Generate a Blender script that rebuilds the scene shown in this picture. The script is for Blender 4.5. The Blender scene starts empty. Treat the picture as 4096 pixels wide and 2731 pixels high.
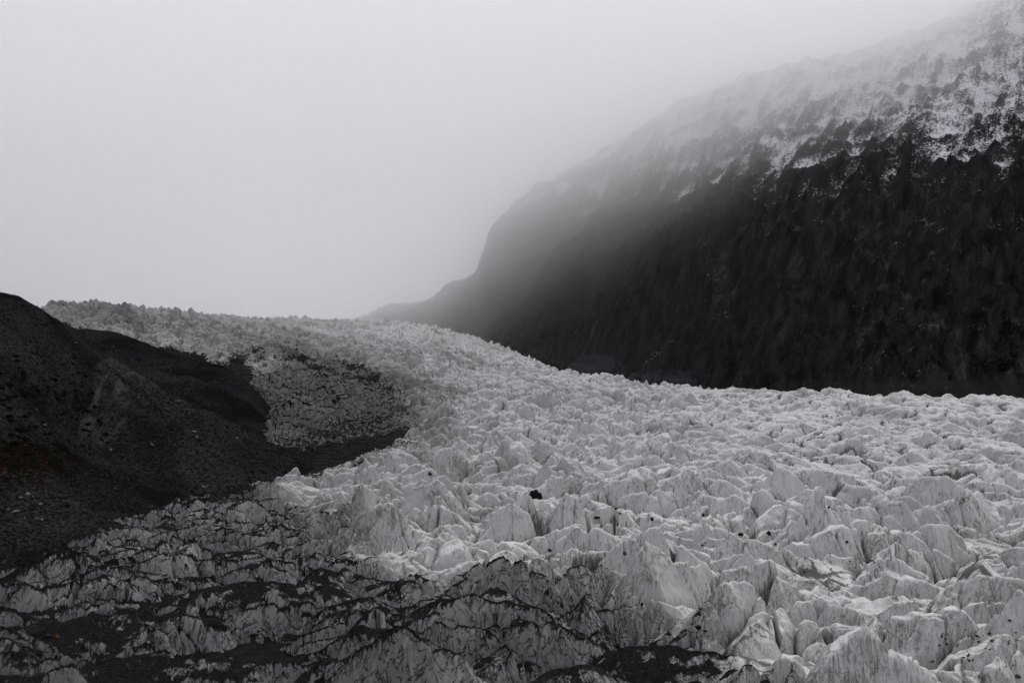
import bpy, math, random
import numpy as np
R = math.radians
sc = bpy.context.scene
col = sc.collection

# ------------------------------------------------------------------ camera
F = 995.0                      # focal length in pixels of the 1024 px wide frame (35 mm lens)
CX, CY = 512.0, 341.0
cam_d = bpy.data.cameras.new('camera')
cam = bpy.data.objects.new('camera', cam_d)
col.objects.link(cam)
cam.location = (0, 0, 0)
cam.rotation_euler = (R(90), 0, 0)
cam_d.sensor_width = 36.0
cam_d.lens = 36.0 * F / 1024.0
cam_d.clip_start = 1.0
cam_d.clip_end = 60000.0
sc.camera = cam

# ------------------------------------------------------------------ world: overcast sky
SUN_EL, SUN_AZ = 46.0, 58.0     # elevation, degrees clockwise from the view direction
w = bpy.data.worlds.new('World')
sc.world = w
w.use_nodes = True
nt = w.node_tree
nt.nodes.clear()
out = nt.nodes.new('ShaderNodeOutputWorld')
bg = nt.nodes.new('ShaderNodeBackground')
sky = nt.nodes.new('ShaderNodeTexSky')
sky.sky_type = 'NISHITA'
sky.sun_disc = False
sky.sun_elevation = R(SUN_EL)
sky.sun_rotation = R(SUN_AZ)
sky.air_density = 1.0
sky.dust_density = 6.0
tc = nt.nodes.new('ShaderNodeTexCoord')
sep = nt.nodes.new('ShaderNodeSeparateXYZ')
nt.links.new(tc.outputs['Generated'], sep.inputs[0])
ramp = nt.nodes.new('ShaderNodeValToRGB')       # overcast layer: brightness by elevation
nt.links.new(sep.outputs['Z'], ramp.inputs['Fac'])
cr = ramp.color_ramp
cr.elements[0].position = 0.0
cr.elements[0].color = (8.5, 8.7, 9.4, 1)
cr.elements[1].position = 0.30
cr.elements[1].color = (8.8, 8.9, 9.35, 1)
e = cr.elements.new(0.9)
e.color = (8.8, 8.9, 9.35, 1)
mixw = nt.nodes.new('ShaderNodeMix')
mixw.data_type = 'RGBA'
mixw.inputs['Factor'].default_value = 0.93
nt.links.new(sky.outputs[0], mixw.inputs['A'])
nt.links.new(ramp.outputs[0], mixw.inputs['B'])
nt.links.new(mixw.outputs['Result'], bg.inputs['Color'])
bg.inputs['Strength'].default_value = 0.130
nt.links.new(bg.outputs[0], out.inputs['Surface'])

sun_d = bpy.data.lights.new('sun', 'SUN')
sun_d.energy = 1.5
sun_d.angle = R(11)
sun_d.color = (1.0, 0.985, 0.96)
sun = bpy.data.objects.new('sun', sun_d)
col.objects.link(sun)
sun.rotation_euler = (R(90 - SUN_EL), 0, R(180 - SUN_AZ))

sc.view_settings.view_transform = 'Standard'
sc.view_settings.look = 'None'
sc.view_settings.exposure = 0.0
sc.view_settings.gamma = 1.0
sc.view_settings.use_curve_mapping = False
sc.cycles.use_denoising = True
sc.cycles.use_adaptive_sampling = True
sc.cycles.adaptive_threshold = 0.01
sc.cycles.max_bounces = 24
sc.cycles.diffuse_bounces = 3
sc.cycles.volume_bounces = 20
sc.cycles.volume_step_rate = 1.0
sc.cycles.volume_max_steps = 64

# ------------------------------------------------------------------ numpy helpers
def hash01(ix, iy, seed):
    h = ix.astype(np.uint32) * np.uint32(374761393) + iy.astype(np.uint32) * np.uint32(668265263) + np.uint32(seed * 1274126177 & 0xffffffff)
    h = (h ^ (h >> np.uint32(13))) * np.uint32(1274126177)
    h = (h ^ (h >> np.uint32(16))) * np.uint32(2246822519)
    h = h ^ (h >> np.uint32(15))
    return (h & np.uint32(0xffffff)).astype(np.float32) * np.float32(1 / 0x1000000)

def noise(x, y, seed=0):
    """gradient noise, about -1..1"""
    x0 = np.floor(x); y0 = np.floor(y)
    fx = (x - x0).astype(np.float32); fy = (y - y0).astype(np.float32)
    ix = x0.astype(np.int32); iy = y0.astype(np.int32)
    u = fx * fx * fx * (fx * (fx * 6 - 15) + 10)
    v = fy * fy * fy * (fy * (fy * 6 - 15) + 10)
    def g(dx, dy):
        a = hash01(ix + dx, iy + dy, seed) * (2 * math.pi)
        return np.cos(a) * (fx - dx) + np.sin(a) * (fy - dy)
    n0 = g(0, 0) * (1 - u) + g(1, 0) * u
    n1 = g(0, 1) * (1 - u) + g(1, 1) * u
    return (n0 * (1 - v) + n1 * v) * 1.5

def fbm(x, y, octs=4, seed=0, gain=0.5, lac=2.03):
    s = 0; a = 1.0; t = 0
    for k in range(octs):
        s = s + a * noise(x * lac ** k + 17.3 * k, y * lac ** k - 9.1 * k, seed + k)
        t += a; a *= gain
    return s / t

def ridged(x, y, octs=4, seed=0, gain=0.5, lac=2.07):
    s = 0; a = 1.0; t = 0; wgt = 1.0
    for k in range(octs):
        n = 1 - np.abs(noise(x * lac ** k + 7.7 * k, y * lac ** k + 3.1 * k, seed + k))
        n = n * n * wgt
        wgt = np.clip(n * 1.6, 0, 1)
        s = s + a * n
        t += a; a *= gain
    return s / t

def smooth(a, b, x):
    t = np.clip((x - a) / (b - a), 0, 1)
    return t * t * (3 - 2 * t)

def fins(x, y, c, seed, theta, spread, L, wg, ws, hmin=0.35, reach=1, pw=1.35, arch=0.25):
    """the highest of many sharp crested fins, one to a jittered cell; each leans: one flank steep, one long and hollow.
    Returns height 0..1, nearness to a crest line, and the id of the fin on top."""
    x = x.astype(np.float32); y = y.astype(np.float32)
    gx = np.floor(x / c).astype(np.int32); gy = np.floor(y / c).astype(np.int32)
    best = np.zeros(x.shape, np.float32)
    crest = np.zeros(x.shape, np.float32)
    sec = np.zeros(x.shape, np.float32)
    for dx in range(-reach, reach + 1):
        for dy in range(-reach, reach + 1):
            ix = gx + dx; iy = gy + dy
            px = (ix + 0.5 + 0.9 * (hash01(ix, iy, seed) - 0.5)) * c
            py = (iy + 0.5 + 0.9 * (hash01(ix, iy, seed + 1) - 0.5)) * c
            th = theta + (hash01(ix, iy, seed + 2) - 0.5) * spread
            H = hmin + (1 - hmin) * hash01(ix, iy, seed + 3)
            sz = 0.75 + 0.5 * hash01(ix, iy, seed + 4)
            ax = (x - px).astype(np.float32); ay = (y - py).astype(np.float32)
            ct = np.cos(th); st = np.sin(th)
            v = ax * ct + ay * st
            u = -ax * st + ay * ct
            u = u + 0.22 * v * v / (c * L) * np.sign(hash01(ix, iy, seed + 5) - 0.5)
            wdt = np.where(u > 0, wg, ws) * c * sz
            t = np.abs(u) / wdt
            vv = v / (c * L * sz)
            sk = 0.55 * (hash01(ix, iy, seed + 7) - 0.5)
            vv = np.where(vv > sk, (vv - sk) / (1 - sk), (sk - vv) / (1 + sk))
            q = np.clip(1 - vv, 0, 1) * (1 + arch * vv)
            h = H * np.clip(1 - t, 0, 1) ** pw * q ** (0.6 + 0.7 * hash01(ix, iy, seed + 8))
            m = h > best
            sec = np.where(m, best, np.maximum(sec, h))
            best = np.where(m, h, best)
            crest = np.where(m, np.exp(-(u / (0.05 * c)) ** 2) * q, crest)
    return best, crest, best - sec

class TPS:
    """thin plate surface z(x, y) through measured points"""
    def __init__(self, pts, reg=1e-4):
        P = np.array(pts, float)
        self.s = 1000.0
        A = P[:, :2] / self.s
        n = len(A)
        K = self.k(np.hypot(A[:, None, 0] - A[None, :, 0], A[:, None, 1] - A[None, :, 1])) + reg * np.eye(n)
        Q = np.hstack([np.ones((n, 1)), A])
        M = np.zeros((n + 3, n + 3)); M[:n, :n] = K; M[:n, n:] = Q; M[n:, :n] = Q.T
        b = np.zeros(n + 3); b[:n] = P[:, 2]
        self.w = np.linalg.solve(M, b); self.A = A
    @staticmethod
    def k(r):
        return r * r * np.log(np.maximum(r, 1e-9))
    def __call__(self, x, y):
        x = x / self.s; y = y / self.s
        z = self.w[-3] + self.w[-2] * x + self.w[-1] * y
        for i in range(len(self.A)):
            z = z + self.w[i] * self.k(np.hypot(x - self.A[i, 0], y - self.A[i, 1]))
        return z

def P3(px, py, Y):
    """the point at depth Y seen at (px, py) of the photograph"""
    return ((px - CX) / F * Y, Y, (CY - py) / F * Y)

def axis(dense, lo, hi, n, step_out):
    """tangents of the grid columns: dense in view, coarser outside"""
    core = np.linspace(-dense, dense, n)
    left = np.arange(-dense - step_out, lo, -step_out)[::-1]
    right = np.arange(dense + step_out, hi, step_out)
    return np.concatenate([left, core, right])

def upsample(f, T, D):
    """evaluate f(x, y) on a thinned grid and interpolate"""
    k = 8
    ti = np.unique(np.concatenate([np.arange(0, len(T), k), [len(T) - 1]]))
    di = np.unique(np.concatenate([np.arange(0, len(D), k), [len(D) - 1]]))
    tt, dd = np.meshgrid(T[ti], D[di])
    z = f(tt * dd, dd)
    a = np.empty((len(di), len(T)))
    for r in range(len(di)):
        a[r] = np.interp(T, T[ti], z[r])
    j = np.searchsorted(di, np.arange(len(D)), side='right') - 1
    j = np.clip(j, 0, len(di) - 2)
    fr = (D - D[di[j]]) / (D[di[j + 1]] - D[di[j]])
    return (a[j] * (1 - fr[:, None]) + a[j + 1] * fr[:, None]).astype(np.float32)

def grid_object(name, X, Y, Z, mat, attrs=None, keep=None):
    nr, nc = X.shape
    co = np.empty((nr * nc, 3), np.float32)
    co[:, 0] = X.ravel(); co[:, 1] = Y.ravel(); co[:, 2] = Z.ravel()
    i = np.arange(nr * nc, dtype=np.int32).reshape(nr, nc)
    q = np.stack([i[:-1, :-1], i[:-1, 1:], i[1:, 1:], i[1:, :-1]], -1).reshape(-1, 4)
    if keep is not None:
        k = keep.ravel()
        q = q[k[q].any(1)]
        used = np.zeros(nr * nc, bool); used[q.ravel()] = True
        remap = np.cumsum(used) - 1
        q = remap[q].astype(np.int32); co = co[used]
    else:
        used = slice(None)
    me = bpy.data.meshes.new(name)
    me.vertices.add(len(co)); me.vertices.foreach_set('co', co.ravel())
    me.loops.add(q.size); me.loops.foreach_set('vertex_index', q.ravel())
    me.polygons.add(len(q))
    me.polygons.foreach_set('loop_start', np.arange(0, q.size, 4, dtype=np.int32))
    me.polygons.foreach_set('loop_total', np.full(len(q), 4, np.int32))
    me.update(calc_edges=True)
    me.shade_smooth()
    for k, v in (attrs or {}).items():
        a = me.attributes.new(k, 'FLOAT', 'POINT')
        a.data.foreach_set('value', v.ravel()[used].astype(np.float32))
    me.materials.append(mat)
    o = bpy.data.objects.new(name, me)
    col.objects.link(o)
    return o

# ------------------------------------------------------------------ node helper
class NB:
    def __init__(self, name):
        self.m = bpy.data.materials.new(name); self.m.use_nodes = True
        self.t = self.m.node_tree; self.t.nodes.clear()
        self.out = self.t.nodes.new('ShaderNodeOutputMaterial')
    def n(self, typ, **kw):
        x = self.t.nodes.new(typ)
        for k, v in kw.items():
            setattr(x, k, v)
        return x
    def l(self, a, b):
        if isinstance(a, (int, float)):
            b.default_value = a
        elif isinstance(a, tuple):
            b.default_value = a if len(a) == len(b.default_value) else tuple(a) + (1,)
        else:
            self.t.links.new(a, b)
    def math(self, op, a, b=0.0, c=None, clamp=False):
        x = self.n('ShaderNodeMath', operation=op, use_clamp=clamp)
        self.l(a, x.inputs[0]); self.l(b, x.inputs[1])
        if c is not None: self.l(c, x.inputs[2])
        return x.outputs[0]
    def mix(self, f, a, b):
        x = self.n('ShaderNodeMix', data_type='RGBA')
        self.l(f, x.inputs['Factor']); self.l(a, x.inputs['A']); self.l(b, x.inputs['B'])
        return x.outputs['Result']
    def attr(self, name):
        return self.n('ShaderNodeAttribute', attribute_name=name).outputs['Fac']
    def pos(self):
        return self.n('ShaderNodeNewGeometry').outputs['Position']
    def scale(self, v, s, rot=(0, 0, 0)):
        x = self.n('ShaderNodeMapping')
        self.l(v, x.inputs['Vector']); x.inputs['Scale'].default_value = s
        x.inputs['Rotation'].default_value = rot
        return x.outputs[0]
    def noise(self, v, s=1.0, d=4.0, r=0.55, dist=0.0):
        x = self.n('ShaderNodeTexNoise')
        self.l(v, x.inputs['Vector']); x.inputs['Scale'].default_value = s
        x.inputs['Detail'].default_value = d; x.inputs['Roughness'].default_value = r
        x.inputs['Distortion'].default_value = dist
        return x.outputs['Fac']
    def vor(self, v, s=1.0, feature='F1'):
        x = self.n('ShaderNodeTexVoronoi', feature=feature)
        self.l(v, x.inputs['Vector']); x.inputs['Scale'].default_value = s
        return x
    def step(self, x, a, b, o0=0.0, o1=1.0):
        m = self.n('ShaderNodeMapRange', interpolation_type='SMOOTHSTEP')
        self.l(x, m.inputs['Value']); self.l(a, m.inputs['From Min']); self.l(b, m.inputs['From Max'])
        m.inputs['To Min'].default_value = o0; m.inputs['To Max'].default_value = o1
        return m.outputs['Result']
    def bump(self, h, dist, strength=1.0, prev=None):
        x = self.n('ShaderNodeBump')
        self.l(h, x.inputs['Height']); x.inputs['Distance'].default_value = dist
        x.inputs['Strength'].default_value = strength
        if prev is not None: self.l(prev, x.inputs['Normal'])
        return x.outputs[0]
    def finish(self, color, rough, normal=None, spec=0.3):
        p = self.n('ShaderNodeBsdfPrincipled')
        self.l(color, p.inputs['Base Color']); self.l(rough, p.inputs['Roughness'])
        p.inputs['Specular IOR Level'].default_value = spec
        if normal is not None: self.l(normal, p.inputs['Normal'])
        self.l(p.outputs[0], self.out.inputs['Surface'])
        return self.m

def nz(b):
    g = b.n('ShaderNodeNewGeometry'); s = b.n('ShaderNodeSeparateXYZ')
    b.l(g.outputs['Normal'], s.inputs[0])
    return s.outputs['Z']

# ------------------------------------------------------------------ materials
def ice_material():
    b = NB('glacier_ice')
    p = b.pos()
    up = nz(b)
    dirt = b.attr('dirt'); crest = b.attr('crest'); debris = b.attr('debris'); film_vignette = b.attr('film_vignette')
    # run-down streaks: long in z, fine across
    st1 = b.noise(b.scale(p, (1.3, 1.3, 0.16)), 1.0, 5, 0.62, 0.8)
    st2 = b.noise(b.scale(p, (0.42, 0.42, 0.07)), 1.0, 4, 0.6, 1.2)
    pat = b.noise(b.scale(p, (0.09, 0.09, 0.09)), 1.0, 4, 0.6, 0.6)
    fine = b.noise(p, 2.2, 4, 0.7)
    # thin dark run lines down the faces and hairline fractures
    r1 = b.noise(b.scale(p, (0.75, 0.75, 0.13), (0.15, 0.1, 0)), 1.0, 4, 0.6, 1.6)
    line = b.step(b.math('ABSOLUTE', b.math('SUBTRACT', r1, 0.5)), 0.022, 0.004)
    r2 = b.noise(b.scale(p, (0.13, 0.13, 0.10), (0.4, 0.3, 0.2)), 1.0, 5, 0.62, 1.0)
    line2 = b.step(b.math('ABSOLUTE', b.math('SUBTRACT', r2, 0.5)), 0.012, 0.002)
    cr1 = b.vor(b.scale(p, (0.16, 0.16, 0.05), (0.5, 0.2, 0.7)), 1.0, 'DISTANCE_TO_EDGE').outputs['Distance']
    # cover: dirt clings to flat tops and crests, washed off steep faces in streaks
    crack = b.attr('crack')
    k = b.math('MULTIPLY', b.math('SUBTRACT', up, 0.76), 1.3)
    k = b.math('ADD', k, b.math('MULTIPLY', crest, 0.46))
    k = b.math('ADD', k, b.math('MULTIPLY', b.math('SUBTRACT', st1, 0.5), b.step(up, 0.95, 0.65, 0.35, 1.6)))
    k = b.math('ADD', k, b.math('MULTIPLY', b.math('SUBTRACT', st2, 0.5), 1.2))
    k = b.math('ADD', k, b.math('MULTIPLY', b.math('SUBTRACT', pat, 0.5), 0.9))
    k = b.math('ADD', k, b.math('MULTIPLY', b.math('SUBTRACT', fine, 0.5), 0.5))
    k = b.math('ADD', k, b.math('MULTIPLY', b.math('SUBTRACT', dirt, 0.92), 1.25))
    k = b.math('ADD', k, b.math('MULTIPLY', b.step(up, 0.72, 0.92), b.math('MULTIPLY', b.step(dirt, 0.5, 0.9), 0.30)))
    cover = b.step(k, -0.10, 0.34)
    r3 = b.noise(b.scale(p, (0.22, 0.16, 0.12), (0.2, 0.3, 0.5)), 1.0, 5, 0.66, 1.3)
    vein = b.math('MULTIPLY', b.step(b.math('ABSOLUTE', b.math('SUBTRACT', r3, 0.5)), 0.030, 0.006), b.step(dirt, 0.35, 0.8))
    cover = b.math('MAXIMUM', cover, b.math('MULTIPLY', vein, 0.9))
    streak = b.math('ADD', b.math('MULTIPLY', st1, 0.6), b.math('MULTIPLY', st2, 0.4))
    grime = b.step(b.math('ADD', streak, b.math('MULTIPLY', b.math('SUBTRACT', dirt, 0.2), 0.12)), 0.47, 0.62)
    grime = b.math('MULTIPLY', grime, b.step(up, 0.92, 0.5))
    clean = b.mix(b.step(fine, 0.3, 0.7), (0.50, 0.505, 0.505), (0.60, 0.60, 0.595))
    # top light painted into the ice colour: level ice whiter, walls greyer
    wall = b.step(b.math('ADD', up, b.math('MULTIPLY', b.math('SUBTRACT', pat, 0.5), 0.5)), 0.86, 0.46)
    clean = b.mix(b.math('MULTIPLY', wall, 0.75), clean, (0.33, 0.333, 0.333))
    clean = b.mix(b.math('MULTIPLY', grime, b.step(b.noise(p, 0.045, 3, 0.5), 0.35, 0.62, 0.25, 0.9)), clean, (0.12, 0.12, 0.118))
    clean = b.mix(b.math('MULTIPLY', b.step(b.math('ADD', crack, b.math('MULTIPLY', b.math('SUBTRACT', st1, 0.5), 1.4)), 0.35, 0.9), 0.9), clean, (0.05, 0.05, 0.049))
    hair = b.step(cr1, 0.035, 0.0)
    lsel = b.math('MULTIPLY', line, b.step(up, 0.97, 0.7, 0.0, 0.8))
    lsel = b.math('MAXIMUM', lsel, b.math('MULTIPLY', line2, 0.75))
    lsel = b.math('MULTIPLY', lsel, b.step(pat, 0.44, 0.60, 0.15, 1.0))
    clean = b.mix(lsel, clean, (0.05, 0.05, 0.049))
    clean = b.mix(b.math('MULTIPLY', hair, b.step(pat, 0.5, 0.62, 0.0, 0.6)), clean, (0.14, 0.14, 0.14))
    clean = b.mix(film_vignette, clean, (0.09, 0.09, 0.089))
    mud = b.mix(b.step(fine, 0.38, 0.66), (0.002, 0.002, 0.0019), (0.014, 0.0135, 0.0125))
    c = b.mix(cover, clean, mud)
    # rock debris lying in bands and patches
    dn = b.noise(p, 0.35, 5, 0.7)
    dsel = b.step(b.math('ADD', debris, b.math('MULTIPLY', b.math('SUBTRACT', dn, 0.5), 0.9)), 0.42, 0.58)
    stone = b.vor(p, 0.9)
    dcol = b.mix(b.step(stone.outputs['Distance'], 0.1, 0.7), (0.018, 0.0175, 0.018), (0.004, 0.004, 0.0045))
    c = b.mix(dsel, c, dcol)
    hgt = b.math('ADD', b.math('MULTIPLY', st1, 0.9), b.math('MULTIPLY', fine, 0.2))
    n = b.bump(hgt, 0.5, 0.7)
    n = b.bump(b.math('MULTIPLY', st2, 1.0), 1.1, 0.6, n)
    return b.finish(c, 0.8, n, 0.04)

def mountain_material():
    b = NB('dark_slate_with_snow')
    p = b.pos(); up = nz(b)
    s = b.n('ShaderNodeSeparateXYZ'); b.l(p, s.inputs[0])
    snow = b.attr('snow'); slab = b.attr('slab')
    shx = b.math('SUBTRACT', s.outputs['X'], b.math('MULTIPLY', s.outputs['Z'], 0.33))
    cmb = b.n('ShaderNodeCombineXYZ')
    b.l(shx, cmb.inputs[0]); b.l(s.outputs['Y'], cmb.inputs[1]); b.l(s.outputs['Z'], cmb.inputs[2])
    ver = b.noise(b.scale(cmb.outputs[0], (0.075, 0.030, 0.013)), 1.0, 7, 0.68, 0.25)
    big = b.noise(p, 0.006, 5, 0.6)
    fine = b.noise(p, 0.18, 5, 0.7)
    c = b.mix(b.step(ver, 0.35, 0.66), (0.003, 0.003, 0.004), (0.021, 0.0205, 0.022))
    tex = b.noise(b.scale(cmb.outputs[0], (0.35, 0.35, 0.16)), 1.0, 4, 0.7)
    c = b.mix(b.step(tex, 0.54, 0.70), c, (0.024, 0.0235, 0.024))
    c = b.mix(b.step(tex, 0.44, 0.34), c, (0.002, 0.002, 0.0025))
    face = b.math('MULTIPLY', b.step(ver, 0.56, 0.64), b.step(big, 0.45, 0.62))
    f3 = b.noise(b.scale(cmb.outputs[0], (0.050, 0.050, 0.020)), 1.0, 6, 0.6, 0.3)
    f4 = b.math('MULTIPLY', b.step(f3, 0.60, 0.635), b.step(b.noise(p, 0.004, 2, 0.5), 0.42, 0.6))
    c = b.mix(f4, c, (0.042, 0.040, 0.036))
    c = b.mix(face, c, (0.034, 0.032, 0.027))
    speck = b.step(b.noise(p, 0.5, 2, 0.5), 0.68, 0.76)
    c = b.mix(b.math('MULTIPLY', speck, 0.5), c, (0.09, 0.085, 0.08))
    band = b.noise(b.scale(p, (0.004, 0.004, 0.12)), 1.0, 4, 0.55, 0.8)
    slabc = b.mix(b.step(band, 0.35, 0.65), (0.018, 0.020, 0.025), (0.034, 0.038, 0.045))
    c = b.mix(b.step(b.math('ADD', slab, b.math('MULTIPLY', b.math('SUBTRACT', b.noise(p, 0.03, 4, 0.6), 0.5), 1.6)), 0.42, 0.62), c, slabc)
    c = b.mix(b.math('MULTIPLY', b.attr('bench'), 0.8), c, b.mix(fine, (0.014, 0.013, 0.014), (0.034, 0.032, 0.032)))
    # fresh snow caught on ledges: patchy, thickening upwards
    n1 = b.noise(b.scale(p, (0.24, 0.24, 0.30)), 1.0, 5, 0.8, 0.4)
    n2 = b.noise(b.scale(p, (0.012, 0.012, 0.016)), 1.0, 4, 0.6, 0.5)
    a = b.math('ADD', b.math('MULTIPLY', b.math('SUBTRACT', n1, 0.5), 2.2), b.math('MULTIPLY', b.math('SUBTRACT', n2, 0.5), 1.3))
    a = b.math('ADD', a, b.math('SUBTRACT', b.math('MULTIPLY', b.math('POWER', snow, 0.6), 0.80), 0.58))
    a = b.math('ADD', a, b.math('MULTIPLY', b.math('SUBTRACT', up, 0.6), 0.55))
    sm = b.step(a, -0.02, 0.30)
    c = b.mix(sm, c, (0.68, 0.69, 0.72))
    n = b.bump(ver, 6.0, 0.7)
    n = b.bump(fine, 4.0, 0.8, n)
    n = b.bump(tex, 3.0, 0.9, n)
    return b.finish(c, 0.9, n, 0.0)

def moraine_material(name, base, light, scrub=True):
    b = NB(name)
    p = b.pos()
    big = b.noise(p, 0.018, 5, 0.6, 0.4)
    fine = b.noise(p, 0.5, 5, 0.75)
    grit = b.vor(p, 0.45)
    rill = b.attr('rill')
    c = b.mix(b.step(big, 0.35, 0.65), base, light)
    c = b.mix(b.math('MULTIPLY', rill, 0.85), c, tuple(min(1, v * 3.2) for v in light))
    c = b.mix(b.math('MULTIPLY', b.step(fine, 0.40, 0.62), b.math('SUBTRACT', 1.0, b.math('MULTIPLY', rill, 0.7))), c, tuple(v * 0.45 for v in base))
    sel = b.step(grit.outputs['Distance'], 0.34, 0.12)
    rnd = b.n('ShaderNodeSeparateColor'); b.l(grit.outputs['Color'], rnd.inputs[0])
    sel = b.math('MULTIPLY', sel, b.step(rnd.outputs[0], 0.80, 0.98))
    c = b.mix(sel, c, (0.055, 0.054, 0.052))
    if scrub:
        sn = b.noise(p, 0.09, 5, 0.7)
        sa = b.attr('scrub')
        f = b.step(b.math('ADD', sn, b.math('MULTIPLY', sa, 0.30)), 0.66, 0.78)
        c = b.mix(f, c, (0.004, 0.0045, 0.003))
        f2 = b.math('MULTIPLY', b.step(b.noise(p, 0.22, 4, 0.7), 0.60, 0.70), b.step(sa, 0.45, 0.9))
        c = b.mix(f2, c, (0.022, 0.012, 0.006))
    n = b.bump(fine, 1.2, 0.9)
    n = b.bump(grit.outputs['Distance'], -0.7, 0.7, n)
    return b.finish(c, 0.95, n, 0.0)

M_ICE = ice_material()
M_MTN = mountain_material()
M_MOR = moraine_material('grey_moraine_till', (0.009, 0.0088, 0.0088), (0.030, 0.0285, 0.028))
M_MOR2 = moraine_material('dark_moraine_rubble', (0.009, 0.0088, 0.009), (0.024, 0.0235, 0.024), False)

# ------------------------------------------------------------------ ground: one sheet out to the horizon
def flat_ground():
    n = 41
    a = np.sinh(np.linspace(-4.2, 4.2, n)) / math.sinh(4.2) * 25000
    X, Y = np.meshgrid(a, a)
    Z = -175 + 6 * fbm(X / 900, Y / 900, 3, 5)
    o = grid_object('ground', X, Y, Z, M_MOR2, {'rill': X * 0})
    o['kind'] = 'structure'
flat_ground()

# ------------------------------------------------------------------ glacier
G_PTS = [  # (px, py, depth)
    (-200, 760, 190), (200, 745, 200), (512, 745, 200), (850, 745, 200), (1250, 760, 195),
    (0, 682, 240), (256, 682, 240), (512, 682, 238), (768, 682, 240), (1024, 682, 240),
    (-100, 600, 320), (120, 590, 330), (300, 585, 335), (512, 580, 345), (760, 590, 335), (1100, 590, 335),
    (0, 540, 420), (120, 505, 500), (260, 500, 500), (400, 500, 510), (560, 505, 505), (720, 500, 515), (900, 500, 515), (1150, 505, 515),
    (230, 470, 620), (400, 462, 640), (560, 455, 680), (700, 450, 700), (900, 450, 720), (1150, 455, 720),
    (300, 440, 760), (430, 430, 810), (520, 420, 880), (640, 420, 890), (780, 420, 900), (950, 425, 890), (1150, 430, 900),
    (240, 420, 880), (330, 410, 950), (420, 400, 1010), (520, 398, 1060), (630, 398, 1090),
    (260, 388, 1080), (340, 378, 1150), (430, 372, 1230), (520, 374, 1290), (600, 380, 1330),
    (210, 365, 1200), (290, 352, 1310), (370, 345, 1430), (440, 346, 1520),
    (120, 340, 1280), (190, 335, 1380), (270, 333, 1500), (340, 333, 1660), (420, 333, 1780),
    (-150, 345, 1300), (-60, 335, 1340), (0, 322, 1380), (25, 314, 1390), (60, 310, 1400), (100, 306, 1500), (150, 311, 1580), (200, 316, 1650), (250, 321, 1720), (300, 325, 1850), (350, 324, 2050), (400, 325, 2100), (440, 330, 2000),
    (470, 345, 1820), (500, 354, 1720), (550, 370, 1560), (600, 380, 1440), (650, 387, 1340), (700, 391, 1280), (780, 394, 1220), (860, 396, 1180), (940, 398, 1140), (1024, 404, 1100), (1150, 412, 1060),
]
G_XYZ = [P3(*p) for p in G_PTS]
G_XYZ += [  # beyond the brow: the plateau on the left, the margin falling away on the right
    (-900, 2200, 42), (-500, 2600, 48), (-200, 2900, 45), (-900, 3200, 20), (100, 2500, -60), (200, 1950, -110), (300, 1680, -125),
    (430, 1480, -120), (620, 1400, -115), (850, 1330, -120), (-700, 1200, 40), (-600, 900, -60), (-420, 600, -85), (1300, 1300, -120), (0, 3800, -60), (-1500, 2500, 40),
]
T = axis(0.53, -0.85, 0.85, 1240, 0.004)
lnD = [140.0]
while lnD[-1] < 2700:
    d = lnD[-1]
    r = 0.0032 if d < 200 else (0.00105 if d < 1500 else 0.0022)
    lnD.append(d * (1 + r))
D = np.array(lnD)
TT, DD = np.meshgrid(T, D)
GX = (TT * DD).astype(np.float32); GY = DD.astype(np.float32)
g_tps = TPS(G_XYZ)
GB = upsample(g_tps, T, D)
gpx = (CX + F * TT).astype(np.float32)
gpy = (CY - F * GB / DD).astype(np.float32)       # where the mean surface lies in the survey picture

def stroke(qx, qy, pts, wd):
    """1 on a poly-line, falling to 0 at its width (pts: x, y, half width factor)"""
    best = np.full(qx.shape, 9.0, np.float32)
    for (x0, y0), (x1, y1) in zip(pts[:-1], pts[1:]):
        dx, dy = x1 - x0, y1 - y0
        t = np.clip(((qx - x0) * dx + (qy - y0) * dy) / (dx * dx + dy * dy), 0, 1)
        best = np.minimum(best, np.hypot((qx - x0 - t * dx), (qy - y0 - t * dy)) / wd)
    return np.clip(1.25 - best, 0, 1)

def poly_y(qx, pts):
    return np.interp(qx, [p[0] for p in pts], [p[1] for p in pts])

wob = fbm(GX / 60, GY / 60, 4, 91, 0.65)
qx = gpx + 26 * wob * np.minimum(700 / GY, 1.3)
qy = gpy + 10 * fbm(GX / 45, GY / 60, 4, 77, 0.65) * np.minimum(600 / GY, 1.6)

# dirty zone of the foreground: everything below this line
edge = poly_y(gpx, [(-300, 380), (0, 480), (120, 478), (230, 470), (290, 500), (330, 535), (380, 560), (450, 585), (520, 590), (590, 588), (640, 625), (700, 640), (750, 690), (860, 735), (1024, 780)])
dirty = smooth(-16, 26, qy - edge) * smooth(850, 770, gpx)
dirty = np.maximum(dirty, smooth(1.25, 0.7, np.hypot((qx - 660) / 75, (qy - 680) / 30)))
dirty = np.maximum(dirty, 0.75 * stroke(qx, qy, [(300, 510), (340, 540), (350, 560)], 26))
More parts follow.
